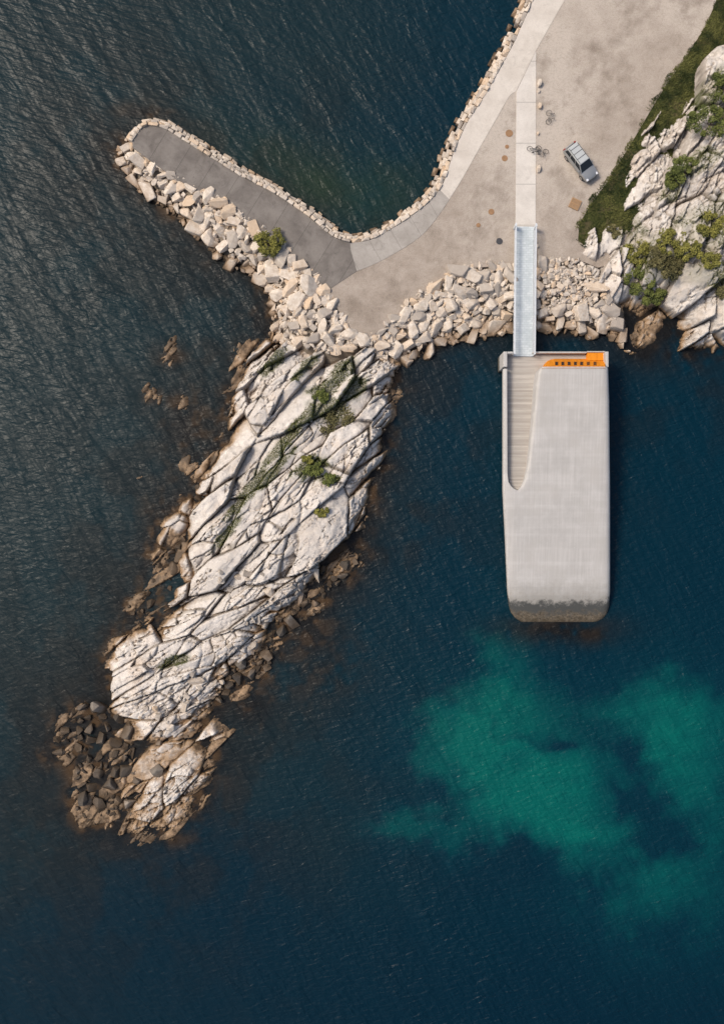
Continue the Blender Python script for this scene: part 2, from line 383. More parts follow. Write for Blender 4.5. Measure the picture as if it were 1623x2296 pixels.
rock_field("tidal_rock_shelf",dk,low(.02),lambda x,y:np.radians(40+0*x),.1,"dark wet tidal rock shelf at the headland tip","rock",amp=.6,Wm=.6)
fringe=[(480,1560),(520,1510),(600,1430),(620,1385),(745,1262),(800,1225),(830,1235),(780,1300),(735,1360),(690,1395),(640,1420),(612,1490),(560,1550),(500,1600),(525,1640),(490,1720),(450,1810),(390,1880),(300,1900),(230,1875),(245,1790),(470,1700)]
rock_field("weedy_rock_shelf",fringe,low(.08),ang_i,.11,"low weed covered rock shelf fringing the headland","rock",amp=.7,Wm=.5)
frw=[(545,770),(600,760),(560,810),(540,870),(510,950),(490,1000),(460,1070),(440,1120),(430,1180),(400,1260),(400,1310),(380,1345),(320,1395),(280,1400),(285,1355),(335,1320),(352,1275),(400,1200),(425,1140),(425,1080),(470,1010),(495,940),(520,860)]
rock_field("weedy_rock_ledge",frw,low(.0),ang_i,.11,"brown weed covered ledge along the headland waterline","rock",amp=.6,Wm=.5)
for k,(a,b,r) in enumerate([(384,793,26),(345,892,15),(886,884,22),(310,1075,8),(425,1045,20),(540,775,12),(405,905,12)]):
    pl=[(a+r*random.uniform(.5,1.1)*math.cos(t),b+r*random.uniform(.6,1.2)*math.sin(t)) for t in np.linspace(0,6.28,9)[:-1]]
    rock_field("skerry",pl,low(.1),ang_i,.1,"small brown rock just breaking the water surface","rock",amp=.35,Wm=.6)
# ---------------------------------------------------------------- stones
def stone_geo(poly,zt,h,tilt):
    n=len(poly); cx=sum(p[0] for p in poly)/n; cy=sum(p[1] for p in poly)/n
    pts=[]
    for i in range(n):
        a=poly[i];b=poly[(i+1)%n]; L=math.hypot(b[0]-a[0],b[1]-a[1])
        if L<.1: pts.append(((a[0]+b[0])/2,(a[1]+b[1])/2)); continue
        t=random.uniform(.03,.12); t2=random.uniform(.03,.12); pts+= [(a[0]+(b[0]-a[0])*t,a[1]+(b[1]-a[1])*t),(a[0]+(b[0]-a[0])*(1-t2),a[1]+(b[1]-a[1])*(1-t2))]
    if len(pts)<3: return None
    R=sum(math.hypot(p[0]-cx,p[1]-cy) for p in pts)/len(pts)
    a0=random.uniform(0,6.28); tt=random.uniform(0,tilt); pl=[(math.cos(a0)*tt,math.sin(a0)*tt,0)]
    for k in range(2):
        a=a0+random.uniform(1.5,4.8); t=random.uniform(.35,1.0); pl.append((math.cos(a)*t,math.sin(a)*t,R*random.uniform(.15,.5)))
    zf=lambda x,y:min(zt+c+a*x+b*y for a,b,c in pl)
    v=[];f=[];m=len(pts)
    for s,dz in ((1.0,-h),(1.0,-.16*R),(.92,-.03*R)):
        for p in pts:
            x=(p[0]-cx)*s; y=(p[1]-cy)*s
            z=zf(x,y)+dz
            if dz==-h: z=zt-h
            v.append((x+cx,y+cy,z))
    v.append((cx,cy,zf(0,0)))
    for r in range(2):
        for i in range(m): f.append([r*m+i,r*m+(i+1)%m,(r+1)*m+(i+1)%m,(r+1)*m+i])
    for i in range(m): f.append([2*m+i,2*m+(i+1)%m,3*m])
    return v,f,R
def hull(R,flat=1.0,tilt=.32):
    a=R*random.uniform(1.0,1.5); b=R*random.uniform(.65,1.0); c=R*random.uniform(.5,.8)*flat
    P=[]
    if random.random()<.25:
        for sx in (-1,1):
            for sy in (-1,1):
                for sz in (-1,1):
                    p=Vector((sx*a*random.uniform(.5,1.05),sy*b*random.uniform(.5,1.05),sz*c*random.uniform(.7,1.05)))
                    if random.random()<.45:
                        q=random.uniform(.2,.55)
                        P+= [p-Vector((sx*a*q,0,0)),p-Vector((0,sy*b*q,0)),p-Vector((0,0,sz*c*q))]
                    else: P.append(p)
    else:
        for k in range(random.randint(12,19)):
            d=Vector((random.gauss(0,1),random.gauss(0,1),random.gauss(0,1))).normalized()
            n=(abs(d.x)**4+abs(d.y)**4+abs(d.z)**4)**.25; d=d/n*random.uniform(.85,1.1)
            P.append(Vector((d.x*a,d.y*b,d.z*c)))
    Rm=Euler((random.gauss(0,tilt),random.gauss(0,tilt),random.uniform(0,6.28))).to_matrix()
    bm=bmesh.new()
    for p in P: bm.verts.new(Rm@p)
    r=bmesh.ops.convex_hull(bm,input=bm.verts)
    iv=[g for g in bm.verts if not g.link_faces]
    if iv: bmesh.ops.delete(bm,geom=iv,context='VERTS')
    bmesh.ops.dissolve_limit(bm,angle_limit=.14,verts=bm.verts,edges=bm.edges)
    if R>.3: bmesh.ops.bevel(bm,geom=[x for x in bm.edges],offset=R*.05,segments=1,affect='EDGES',clamp_overlap=True)
    bm.verts.index_update()
    v=[tuple(x.co) for x in bm.verts]; f=[[q.index for q in fc.verts] for fc in bm.faces]
    bm.free(); return v,f
def scatter(poly_px,rf,tries,over,sizes):
    P=UP(poly_px,1.0); A=np.array(P); x0,y0=A.min(0);x1,y1=A.max(0)
    X=rng.uniform(x0,x1,tries);Y=rng.uniform(y0,y1,tries); ok=sd(P,X,Y)>.05; X=X[ok];Y=Y[ok]
    ax=[];ay=[];ar=[]
    for i,(x,y) in enumerate(zip(X,Y)):
        r=rf(x,y)*sizes[min(len(sizes)-1,int(len(sizes)*(i/len(X))**.6))]*random.uniform(.8,1.2)
        if ax:
            d=np.hypot(np.array(ax)-x,np.array(ay)-y)
            if (d<(np.array(ar)+r)*over).any(): continue
        ax.append(x);ay.append(y);ar.append(r)
    return ax,ay,ar
SMALL=[hull(.3,1,.5) for _ in range(60)]
STONES=[]
stuffv=[];stufff=[];stuffd=[]
def addstuff(v,f,x,y,z,t,d,s=1.0):
    b=len(stuffv); stuffv.extend([(a[0]*s+x,a[1]*s+y,a[2]*s+z) for a in v]); stufff.extend([[b+i for i in q] for q in f]); stuffd.extend([(t,d,0,1)]*len(v))
def pile(poly_px,zf,rf,dark=0,label="",zj=.2,tries=9000,over=.70,sizes=(1.9,1.45,1.1,.85,.66,.48),fill=4,tilt=.24,fz=-.1):
    ax,ay,ar=scatter(poly_px,rf,tries,over,sizes)
    for x,y,r in zip(ax,ay,ar):
        z=float(zf(np.float64(x),np.float64(y)))+random.uniform(-zj,zj)
        v,f=hull(r,1,tilt)
        STONES.append((r,x,y,z,v,f,random.random(),min(1,max(0,dark+random.uniform(-.2,.2)*(dark>0))),label))
    P=UP(poly_px,1.0); A=np.array(P); x0,y0=A.min(0);x1,y1=A.max(0)
    n=int((x1-x0)*(y1-y0)*fill); X=rng.uniform(x0,x1,n);Y=rng.uniform(y0,y1,n); ok=sd(P,X,Y)>-.3
    for x,y in zip(X[ok],Y[ok]):
        v,f=random.choice(SMALL); addstuff(v,f,x,y,float(zf(x,y))+fz+random.uniform(-.12,.12),random.random(),min(1,max(0,dark+.15)) if dark else 0,random.uniform(.5,1.4))
west_out=[(278,322),(262,342),(268,372),(300,410),(345,440),(380,470),(415,500),(450,530),(480,565),(520,592),(562,605),(600,650),(612,700),(600,745),(625,772)]
west=west_out+[(680,775),(740,795),(800,785),(800,768)]+pier_s[::-1][1:]
wo=UP(west_out,0)
sl_w=lambda x,y:.05+1.9*np.clip(dline(wo,np.array(x,float),np.array(y,float))/3.4,0,1)**.8
east_out=[(880,835),(905,805),(960,788),(1010,762),(1080,748),(1140,735),(1200,735),(1250,738),(1310,748),(1368,750),(1410,775)]
east=east_in+[(1325,620),(1360,665),(1390,720),(1410,775)]+east_out[::-1][1:]+[(860,800),(830,775)]
eo=UP(east_out,0)
sl_e=lambda x,y:.05+1.9*np.clip(dline(eo,np.array(x,float),np.array(y,float))/4.4,0,1)**.8
pile(west,sl_w,lambda x,y:.46,0,"angular beige quarried boulder piled on the breakwater slope")
pile(east,sl_e,lambda x,y:.17 if (1210<pxof(x)<1318 and pyof(y)<692) else .46,0,"angular beige quarried boulder on the embankment below the gravel",zj=.13,tilt=.2,tries=13000)
pile(dk,lambda x,y:.02,lambda x,y:.40,.95,"dark wet boulder lying in the surf by the headland",zj=.25,tries=1300,over=.95,sizes=(1.7,1.2,.9,.7),fill=.8,fz=-.3,tilt=.5)
tal=[(600,1440),(622,1385),(700,1335),(755,1262),(800,1228),(812,1245),(772,1300),(742,1325),(705,1385),(640,1412),(612,1470),(600,1510),(540,1530),(500,1580),(480,1590),(520,1500)]
pile(tal,lambda x,y:.12,lambda x,y:.36,.85,"grey brown angular boulder fallen beside the headland",zj=.25,tilt=.6,over=.85,tries=1400,fill=1.2,fz=-.2)
bou=[(405,1300),(440,1290),(640,1260),(740,1262),(690,1335),(620,1385),(600,1430),(520,1515),(470,1570),(440,1620),(330,1640),(300,1600),(420,1500),(480,1440),(560,1390),(520,1330)]
def z_i(x,y):
    xs,ys,Z,_,_=FIELDS["rock_island"]; s=xs[1]-xs[0]; i=np.clip(np.round((x-xs[0])/s),0,len(xs)-1).astype(int); j=np.clip(np.round((y-ys[0])/s),0,len(ys)-1).astype(int); return Z[j,i]
pile(bou,lambda x,y:max(z_i(x,y),0)+.02,lambda x,y:.38,.15,"pale angular block of broken granite on the headland",zj=.1,tilt=.35,tries=160,fill=.25)
lef=[(440,1075),(452,1100),(425,1170),(400,1240),(398,1290),(385,1330),(340,1370),(300,1400),(282,1360),(330,1330),(350,1290),(340,1262),(380,1240),(420,1190),(435,1110)]
pile(lef,lambda x,y:-.12,lambda x,y:.38,.8,"brown seaweed stained boulder at the waterline",zj=.2,tries=800,over=1.0,fill=.6,fz=-.3,tilt=.5)
bot=[(300,1640),(455,1620),(515,1625),(490,1660),(480,1700),(455,1790),(400,1850),(330,1875),(255,1870),(240,1790),(275,1730)]
pile(bot,lambda x,y:max(z_i(x,y),-.2)-.12,lambda x,y:.40,.6,"brown stained boulder at the tip of the headland",zj=.15,tilt=.4,tries=40,fill=.2)
STONES.sort(key=lambda s:-s[0])
for k,(R,x,y,z,v,f,t,d,lab) in enumerate(STONES):
    if k<298:
        o=mesh_obj("boulder",v,f,m_stone,dat=[(t,d,0,1)]*len(v)); o.location=(x,y,z)
        meta(o,lab,"boulder",None,"boulders of the breakwater and shore")
    else: addstuff(v,f,x,y,z,t,d)
meta(mesh_obj("small_boulders",stuffv,stufff,m_stone,dat=stuffd),"mass of smaller angular stones filling the breakwater and shore","stones","stuff")
print("STONES",len(STONES))
def bank(name,poly_px,zf,label):
    P=UP(poly_px,.5); A=np.array(P); st=.4
    xs=np.arange(A[:,0].min()-2,A[:,0].max()+2,st); ys=np.arange(A[:,1].min()-2,A[:,1].max()+2,st); X,Y=np.meshgrid(xs,ys)
    d=sd(P,X,Y); Z=zf(X,Y)-.38+(fbm(X,Y,1.5,3,3)-.5)*.4; Z=np.where(d<0,Z+d*1.1,Z)
    Z=np.minimum(Z,1.75)
    q=grid_faces(len(ys),len(xs)); km=(d>-1.5).ravel(); q=q[km[q].all(1)]
    meta(mesh_obj(name,np.stack([X.ravel(),Y.ravel(),Z.ravel()],1),q.tolist(),m_bank),label,"bank","structure")
bank("breakwater_bank",west,sl_w,"dark rubble slope under the breakwater boulders")
bank("embankment_slope",east,sl_e,"dark rubble slope under the embankment boulders")
def resample(pl,step):
    P=[Vector(p) for p in pl]; L=[0]
    for a,b in zip(P[:-1],P[1:]): L.append(L[-1]+(b-a).length)
    return P,L
def at(P,L,s):
    s=min(max(s,0),L[-1]-1e-6); i=int(np.searchsorted(L,s,side='right'))-1; i=min(i,len(P)-2)
    t=(s-L[i])/(L[i+1]-L[i]+1e-9); p=P[i].lerp(P[i+1],t); d=(P[i+1]-P[i]).normalized()
    return p,Vector((d.y,-d.x))
def wall(name,pl_px,rows,side,label,z=ZL):
    P,L=resample(UP(pl_px,z),1); v=[];f=[];dat=[]
    for (o0,o1,zt,l0,l1,j) in rows:
        s=0
        while s<L[-1]-.2:
            ln=random.uniform(l0,l1)
            if random.random()<j:
                s+=ln*.5; continue
            q=[]
            for ss,oo in ((s+.03,o0),(s+.03,o1),(s+ln-.03,o1),(s+ln-.03,o0)):
                p,nr=at(P,L,ss+random.uniform(-.05,.05)); oo=oo+random.uniform(-.12,.12)*(1 if oo!=rows[0][0] else .3); p=p+nr*oo*side; q.append((p.x,p.y))
            cx=sum(a[0] for a in q)/4; cy=sum(a[1] for a in q)/4
            ar=sum(q[i][0]*q[(i+1)%4][1]-q[(i+1)%4][0]*q[i][1] for i in range(4))
            if ar<0: q=q[::-1]
            g=stone_geo([(a[0]-cx,a[1]-cy) for a in q],0,1.2,.18)
            if g:
                zz=zt+random.uniform(-.14,.14); b=len(v); v+=[(a[0]+cx,a[1]+cy,max(a[2],-1.2)+zz) for a in g[0]]; f+=[[b+i for i in k] for k in g[1]]; dat+=[(tt_,0,0,1) for tt_ in [random.random()]*len(g[0])]
            s+=ln
    return meta(mesh_obj(name,v,f,m_stone,dat=dat),label,"wall")
wall("stone_sea_wall",sea_edge,[(0,.4,2.18,.4,1.3,.0),(.36,.8,1.7,.4,1.4,.08),(.75,1.2,.95,.5,1.3,.3),(1.1,1.6,.35,.5,1.2,.55)],1,"rough stone sea wall edging the curved promenade")
wall("stone_pier_wall",pier_n,[(0,.36,2.3,.4,1.2,0),(.38,.72,1.85,.4,1.3,.03),(.74,1.1,1.3,.5,1.2,.06),(1.1,1.5,.6,.5,1.2,.4)],1,"stepped dry stone wall along the pier edge")
wall("stone_kerb",pier_s[3:],[(-.05,.3,2.12,.5,1.3,.1)],1,"low line of edging stones above the breakwater boulders")
# ---------------------------------------------------------------- water
def water():
    def ax(a,b,st): 
        c=np.arange(a,b,st); return np.r_[-2500,-900,-300,-120,a-20,a-5,c,b+5,b+20,120,300,900,2500]
    xs=ax(-44,44,.2); ys=ax(-60,60,.2); X,Y=np.meshgrid(xs,ys)
    px=pxof(X);py=pyof(Y)
    lin=lambda r,g,b:np.array([((c/255)/12.92 if c<11 else ((c/255+.055)/1.055)**2.4) for c in (r,g,b)])
    A=lin(20,39,44); Bc=lin(1,36,50); C=lin(1,29,44)
    n1=fbm(X,Y,.05,4,1); n2=fbm(X,Y,.22,5,2); n3=fbm(X,Y,.8,5,3)
    t=sm(300,1250,px+(n1-.5)*500-(1100-py)*.15)[...,None]; col=A*(1-t)+Bc*t  # greyer water on the left: sky reflection painted into the base colour
    b=sm(1500,2250,py+(n1-.5)*500)[...,None]*.7; col=col*(1-b)+C*b
    g=np.clip((blob(X,Y,680,400,200,80,.5)+blob(X,Y,860,420,120,90,0)*.7)*.6*n2*1.6,0,1)[...,None]; col=col*(1-g)+lin(34,56,42)*g
    wX=X+(n1-.5)*9+(n2-.5)*6+(n3-.5)*.8; wY=Y+(fbm(X,Y,.1,4,8)-.5)*9+(fbm(X,Y,.4,3,9)-.5)*4
    def bl(*q): return blob(wX,wY,*q)
    G=(.30*bl(1100,1480,80,110,0)+.45*bl(1120,1580,110,85,0)+.60*bl(1050,1670,140,55,.2)+.52*bl(1230,1720,190,75,.3)+.66*bl(1120,1770,200,70,.4)+.44*bl(1290,1850,170,80,.4)
       +.50*bl(1490,1660,140,120,0)+.38*bl(1570,1780,140,200,.3)+.36*bl(890,1840,120,48,0)+.28*bl(1400,1950,270,115,.3)+.26*bl(1060,1870,210,60,0)+.22*bl(1120,1390,90,110,0)+.16*bl(1400,2080,350,140,.2)+.26*bl(1300,1580,330,85,.1))
    G-= .38*bl(1400,1690,55,60,0)+.40*bl(1150,1650,85,15,.15)+.42*bl(1340,1800,75,40,.3)+.42*bl(1390,1880,85,30,-.4)+.32*bl(1215,1650,30,22,0)+.32*bl(1440,1790,60,45,0)+.2*bl(1060,1950,120,50,.3)
    G=np.clip(G,0,1)*(.40+1.0*n2)*(.72+.56*n3); G=np.clip(G,0,1)[...,None]
    g1=lin(2,86,80); g0=lin(1,49,60)
    k=np.clip(G*1.7,0,1); col=col*(1-k)+g0*k; k=np.clip((G-.22)*1.3,0,1); col=col*(1-k)+g1*k
    d=np.full(X.shape,1e9)
    near=(np.abs(X)<46)&(np.abs(Y)<62)
    for poly,wt in ((island,1),(dk,1),(west,1),(tal,1),(lef,1),(out1,1),(cliff,1.4),(east,1.8)):
        dd=np.full(X.shape,1e9); dd[near]=np.maximum(-sd(UP(poly),X[near],Y[near]),0)*wt; d=np.minimum(d,dd)
    fr=np.exp(-(d/2.8)**1.2)*sm(.2,.44,n2*.7+n3*.35)
    wide=np.exp(-d/9)*sm(.36,.6,n2)*.8
    extra=np.zeros_like(X)
    for q in [(385,800,45,40,0),(345,890,32,28,0),(400,905,45,50,0),(540,780,25,20,0),(890,880,30,28,0),(250,340,25,30,0),(330,255,90,28,.1),(430,1040,40,80,.5),(690,1420,110,90,-.6),(560,1580,80,80,0),(480,1700,50,70,0),(380,1880,80,30,0),(700,1500,130,110,-.6,.6),(1250,1408,135,38,0,1.0),(1320,1420,60,30,0,1),(580,720,30,60,0),(330,1280,40,60,.4),(250,1420,40,50,0),(430,960,90,130,0),(360,1170,60,80,0),(800,1260,40,30,-.6),(150,1640,60,60,0)]:
        extra=np.maximum(extra,blob(X,Y,*q[:5])*(q[5] if len(q)>5 else .9))
    extra*=sm(.2,.44,n3*.5+n2*.5)
    s=np.clip(np.maximum(np.maximum(fr,wide),extra),0,.93)[...,None]
    brown=lin(17,19,21)*(1-n3[...,None])+lin(40,35,30)*n3[...,None]
    inb=1-.8*sm(1000,1100,px)
    brown=brown*(1-.25*sm(1000,1100,px))[...,None]
    br2=lin(82,62,40); kk=(sm(.52,.66,n3)*np.maximum(np.exp(-(d/1.1)**1.5),extra*.5)*.7*inb)[...,None]
    brown=brown*(1-kk)+br2*kk
    col=col*(1-s)+brown*s
    V=np.stack([X.ravel(),Y.ravel(),np.zeros(X.size)],1); F=grid_faces(len(ys),len(xs))
    me=bpy.data.meshes.new("water"); me.vertices.add(len(V)); me.vertices.foreach_set("co",V.ravel().astype(np.float32))
    me.loops.add(F.size); me.loops.foreach_set("vertex_index",F.ravel().astype(np.int32)); me.polygons.add(len(F)); me.polygons.foreach_set("loop_start",np.arange(0,F.size,4,dtype=np.int32)); me.update(calc_edges=True)
    a=me.attributes.new("dat",'FLOAT_COLOR','POINT'); a.data.foreach_set("color",np.concatenate([col.reshape(-1,3),np.ones((X.size,1))],1).astype(np.float32).ravel())
    m=M("sea_water",.34,.27); m.b.inputs['IOR'].default_value=1.33
    _,_,_,c=m.attr()
    x,y,z=m.xyz()
    left=m.rng(x,-26,4,1,0); low=m.rng(y,15,-25,0,1)
    def wave(sc,an,st=.3): return m.noise(1.0,2,.45,m.mapv(m.pos,(sc*st,sc,1),math.radians(an)),.5)
    w1=wave(2.1,14,.22); w2=wave(1.9,40,.22); w3=wave(2.2,-12,.4); w4=wave(1.7,62,.4)
    wl=m.math('ADD',m.math('MULTIPLY',w1,m.math('SUBTRACT',1.0,low)),m.math('MULTIPLY',w2,low))
    wr=m.math('ADD',m.math('MULTIPLY',w3,.6),m.math('MULTIPLY',w4,.5))
    gust=m.rng(m.noise(.6,3,.6,m.mapv(m.pos,(.12,.5,1),math.radians(52)),.6),.35,.65,.75,1.2)
    hl=m.math('MULTIPLY',gust,m.math('ADD',m.math('MULTIPLY',wl,m.math('ADD',m.math('MULTIPLY',left,.30),.35)),m.math('MULTIPLY',wr,m.math('SUBTRACT',1.0,m.math('MULTIPLY',left,.65)))))
    sw=m.noise(.3,2,.5,m.mapv(m.pos,(.3,1.1,1),math.radians(52)),.5)
    b=m.bump(sw,1.0,.25); b=m.bump(hl,1.0,.24,b)
    me.materials.append(m.fin(c,b))
    o=link(bpy.data.objects.new("water",me)); meta(o,"dark blue and teal rippled sea water with green shallows","water","structure")
water()
# ---------------------------------------------------------------- restaurant
def conc():
    m=M("board_marked_concrete",.85,.2)
    x,y,z=m.xyz()
    v=m.noise(1.0,5,.7,m.mapv(m.pos,(6,.12,1))); h=m.noise(1.0,3,.6,m.mapv(m.pos,(.05,1.3,1))); n=m.noise(.5,6,.6)
    c=m.mix(m.rng(v,.3,.7),(.40,.385,.365),(.50,.485,.465))
    c=m.mix(m.rng(h,.45,.7,0,.4),c,(.56,.55,.53)); c=m.mix(m.rng(n,.42,.68,0,.5),c,(.34,.33,.315))
    c=m.mix(m.rng(m.noise(.25,5,.6),.5,.65,0,.4),c,(.47,.445,.41))
    c=m.mix(m.rng(m.noise(7,3,.6),.68,.76,0,.5),c,(.66,.64,.61))
    zz=m.math('ADD',z,m.rng(m.noise(1.3,8,.8),.2,.8,-.45,.45))
    c=m.mix(m.rng(zz,1.95,1.2,0,.65),c,(.30,.28,.24)); c=m.mix(m.rng(zz,1.15,.85,0,.94),c,(.055,.058,.056))
    c=m.mix(m.rng(zz,.60,.3,0,.9),c,m.mix(m.rng(m.noise(3,8,.88),.38,.68),(.03,.024,.016),(.26,.21,.15)))
    c=m.mix(m.rng(zz,.25,-.1,0,.92),c,m.mix(m.noise(4,6,.8),(.02,.018,.014),(.09,.065,.035)))
    return m.fin(c,m.bump(v,.4,.03))
m_conc=conc()
def planks(name,a,b,along_x=True,pitch=.16,gap=.8):
    m=M(name,.75,.2); x,y,z=m.xyz(); q=y if along_x else x
    fr=m.math('FRACT',m.math('MULTIPLY',q,1/pitch))
    fl=m.math('FLOOR',m.math('MULTIPLY',q,1/pitch)); 
    wn=m.n('ShaderNodeTexWhiteNoise'); wn.noise_dimensions='1D'; m.l(fl,wn.inputs['W'])
    c=m.mix(m.math('MULTIPLY',wn.outputs[0],1),a,b)
    c=m.mix(m.rng(m.noise(1.0,6,.75,m.mapv(m.pos,(.4,4,1) if along_x else (4,.4,1))),.4,.7,0,.5),c,tuple(k*.7 for k in a))
    c=m.mix(m.rng(fr,.78,.9,0,gap),c,tuple(k*.35 for k in a)); return m.fin(c)
m_deck=planks("weathered_oak_deck",(.36,.33,.295),(.50,.465,.42),True,.19,.3)
m_oak=planks("orange_oak",(.66,.225,.012),(.80,.29,.02),False,.12,.4)
m_oakd=simple("dark_oak",(.42,.14,.015),.7,.1)  # darker orange-brown oak of the window frames
m_glass=simple("dark_glass",(.02,.025,.03),.15,.2,3,0,.3)
m_steel=simple("galvanised_steel",(.62,.65,.67),.45,.08,3,.2)
def restaurant():
    E=empty("restaurant",(*U(1250,1080,0),0),0,"half submerged grey concrete restaurant monolith with timber deck in the sea","restaurant")
    ox,oy=E.location.x,E.location.y
    zt=lambda py:interp(py,[780,820,1100,1290,1315,1335,1348,1372,1390,1402,1409],[5.3,5.25,3.55,2.0,1.75,1.4,1.05,.5,.12,-.2,-.9])
    zp=lambda py:interp(py,[780,1060,1098],[3.9,3.6,zt(1098)]) if py<1098 else zt(py)
    zd=2.75
    xo=lambda py:interp(py,[785,1100,1200,1325,1345,1360,1374,1385,1394,1401,1406,1409],[1128,1128,1133,1138,1140,1142,1146,1153,1165,1184,1208,1235])
    xr=lambda py:interp(py,[785,800,830,900,1100,1325,1345,1360,1374,1385,1394,1401,1406,1409],[1358,1363,1366,1368,1370,1370,1369,1368,1364,1358,1347,1328,1302,1270])
    xi=lambda py:interp(py,[785,1060,1080,1090,1096,1099],[1136,1137,1139,1145,1152,1159])
    xs=lambda py:interp(py,[820,826,835,860,900,980,1040,1075,1090,1096,1099],[1217,1211,1207,1203,1200,1191,1184,1176,1169,1164,1159.5])
    rows=list(np.r_[np.linspace(822,1060,36),np.linspace(1064,1099.5,22),np.linspace(1104,1300,26),np.linspace(1305,1409,46)])
    v=[];nc=0
    for py in rows:
        row=[]
        T=zt(py);Pz=zp(py); nd=py<1099
        Y_=U(0,py,T)[1]
        def P(px,zx,z): return (U(px,0,zx)[0]-ox,Y_-oy,z)
        r=.28
        row.append(P(xo(py)+4,0,-2.5)); row.append(P(xo(py),Pz,Pz-.5))
        for a in (.2,.5,.8,1): row.append(P(xo(py)+r/S*(1-math.cos(a*1.57))*.6,Pz,Pz-.5+.5*math.sin(a*1.57)))
        if nd:
            row.append(P(xi(py),Pz,Pz)); row.append(P(xi(py),Pz,zd-.1)); fx=max(xs(py)-0.0,xi(py)+.3)
            row.append(P(fx-.0,T,zd-.1)); row.append(P(fx,T,T-.35))
            x_0=fx
        else:
            x_0=interp(py,[1099,1300,1409],[1160,1170,1248]); 
            for q in (x_0-3,x_0-2,x_0-1,x_0): row.append(P(q,T,T))
        for a in (.25,.5,.75,1):
            d=.35/S*(1-math.cos(a*1.57)); row.append(P(x_0+d*(1 if nd else .6),T,(T-.35+.35*math.sin(a*1.57)) if nd else T))
        R_=xr(py); L_=x_0+.35/S
        for k in range(1,14): row.append(P(L_+(R_-14-L_)*k/14,T,T))
        for a in (0,.25,.5,.75,1): row.append(P(R_-14+14*math.sin(a*1.57),T,T-.6*(1-math.cos(a*1.57))))
        row.append(P(R_-1,T,-2.5)); nc=len(row); v+=row
    q=grid_faces(len(rows),nc)[:,::-1]; f=q.tolist()
    f.append(list(range((len(rows)-1)*nc,len(rows)*nc)))
    sh=mesh_obj("concrete_shell",v,f,m_conc,E,smooth=False)
    bm=bmesh.new(); bm.from_mesh(sh.data); bmesh.ops.remove_doubles(bm,verts=bm.verts,dist=.002); bmesh.ops.recalc_face_normals(bm,faces=bm.faces); bm.to_mesh(sh.data); bm.free()
    sh.data.polygons.foreach_set("use_smooth",[True]*len(sh.data.polygons)); sh.data.set_sharp_from_angle(angle=math.radians(38))
    dp=[(1134,796),(1357,796),(1357,822)]+[(xs(p),p) for p in range(826,1098,12)]+[(1160,1098)]+[(xi(p)-1,p) for p in range(1090,800,-30)]
    W=[(a-ox,b-oy) for a,b in UP(dp,zd)]
    slab("timber_deck",W,zd,.2,m_deck,parent=E)
    v=[];f=[]
    def pb(x0,y0,x1,y1,z0,z1):
        a=U(x0,y1,z1);b=U(x1,y0,z1); box(v,f,((a[0]+b[0])/2-ox,(a[1]+b[1])/2-oy,(z0+z1)/2),(b[0]-a[0],b[1]-a[1],z1-z0))
    pb(1194,788,1315,792,-1,3.45); pb(1128,788,1137,822.6,-1,3.93); pb(1137,788,1150,793,-1,3.91); pb(1315.3,787,1357,790,-1,3.5)
    pb(1357,788,1364,822.6,-1,4.3)
    o=mesh_obj("parapet",v,f,m_conc,E); bv=o.modifiers.new("b",'BEVEL'); bv.width=.1; bv.segments=3
    v=[];f=[]; pb(1137.2,793.2,1355.8,799,-2.5,2.5); mesh_obj("foundation",v,f,m_conc,E)
    zb=zd+.01
    fx=[1213,1216,1220,1226,1233,1243,1356]
    top=[827,826,825.5,825.5,825.5,825.5,825.5]; bt=[827,822,816,810,806.5,804.5,804.5]
    v=[];f=[]
    for x,t,b in zip(fx,top,bt):
        a=U(x,t,5.25); c=U(x,b,zb); v+=[(a[0]-ox,a[1]-oy,5.27),(c[0]-ox,c[1]-oy,zb)]
    for i in range(len(fx)-1): f.append([2*i,2*i+1,2*i+3,2*i+2])
    mesh_obj("timber_facade",v,f,m_oak,E)
    v=[];f=[]; pb(1316,790.3,1356.6,808,zd-.1,zd+.6); mesh_obj("timber_bench",v,f,m_oak,E)
    for x in (1247,1261,1275,1289,1303,1318,1333):
        def S3(px,t):
            a=Vector((*U(px,825.5,5.27),5.27)); c=Vector((*U(px,804.5,zb),zb)); return c.lerp(a,t)-Vector((ox,oy,0))
        up=(S3(x,1)-S3(x,0)); nrm=Vector((1,0,0)).cross(up).normalized()
        if nrm.z<0: nrm=-nrm
        Wn=empty("window",S3(x,.5)); Wn.parent=E
        c0=S3(x,.5)
        def quad(hw,t0,t1,off):
            return [S3(x,t0)+Vector((-hw,0,0))+nrm*off-c0,S3(x,t0)+Vector((hw,0,0))+nrm*off-c0,S3(x,t1)+Vector((hw,0,0))+nrm*off-c0,S3(x,t1)+Vector((-hw,0,0))+nrm*off-c0]
        o_=quad(.18,.33,.74,.03); i_=quad(.14,.36,.71,.03); b_=quad(.18,.33,.74,-.02)
        V=o_+i_+b_; F=[[0,1,5,4],[1,2,6,5],[2,3,7,6],[3,0,4,7],[0,8,9,1],[1,9,10,2],[2,10,11,3],[3,11,8,0]]
        mesh_obj("frame",V,F,m_oakd,Wn); mesh_obj("pane",quad(.142,.357,.713,.015),[[0,1,2,3]],m_glass,Wn)
restaurant()
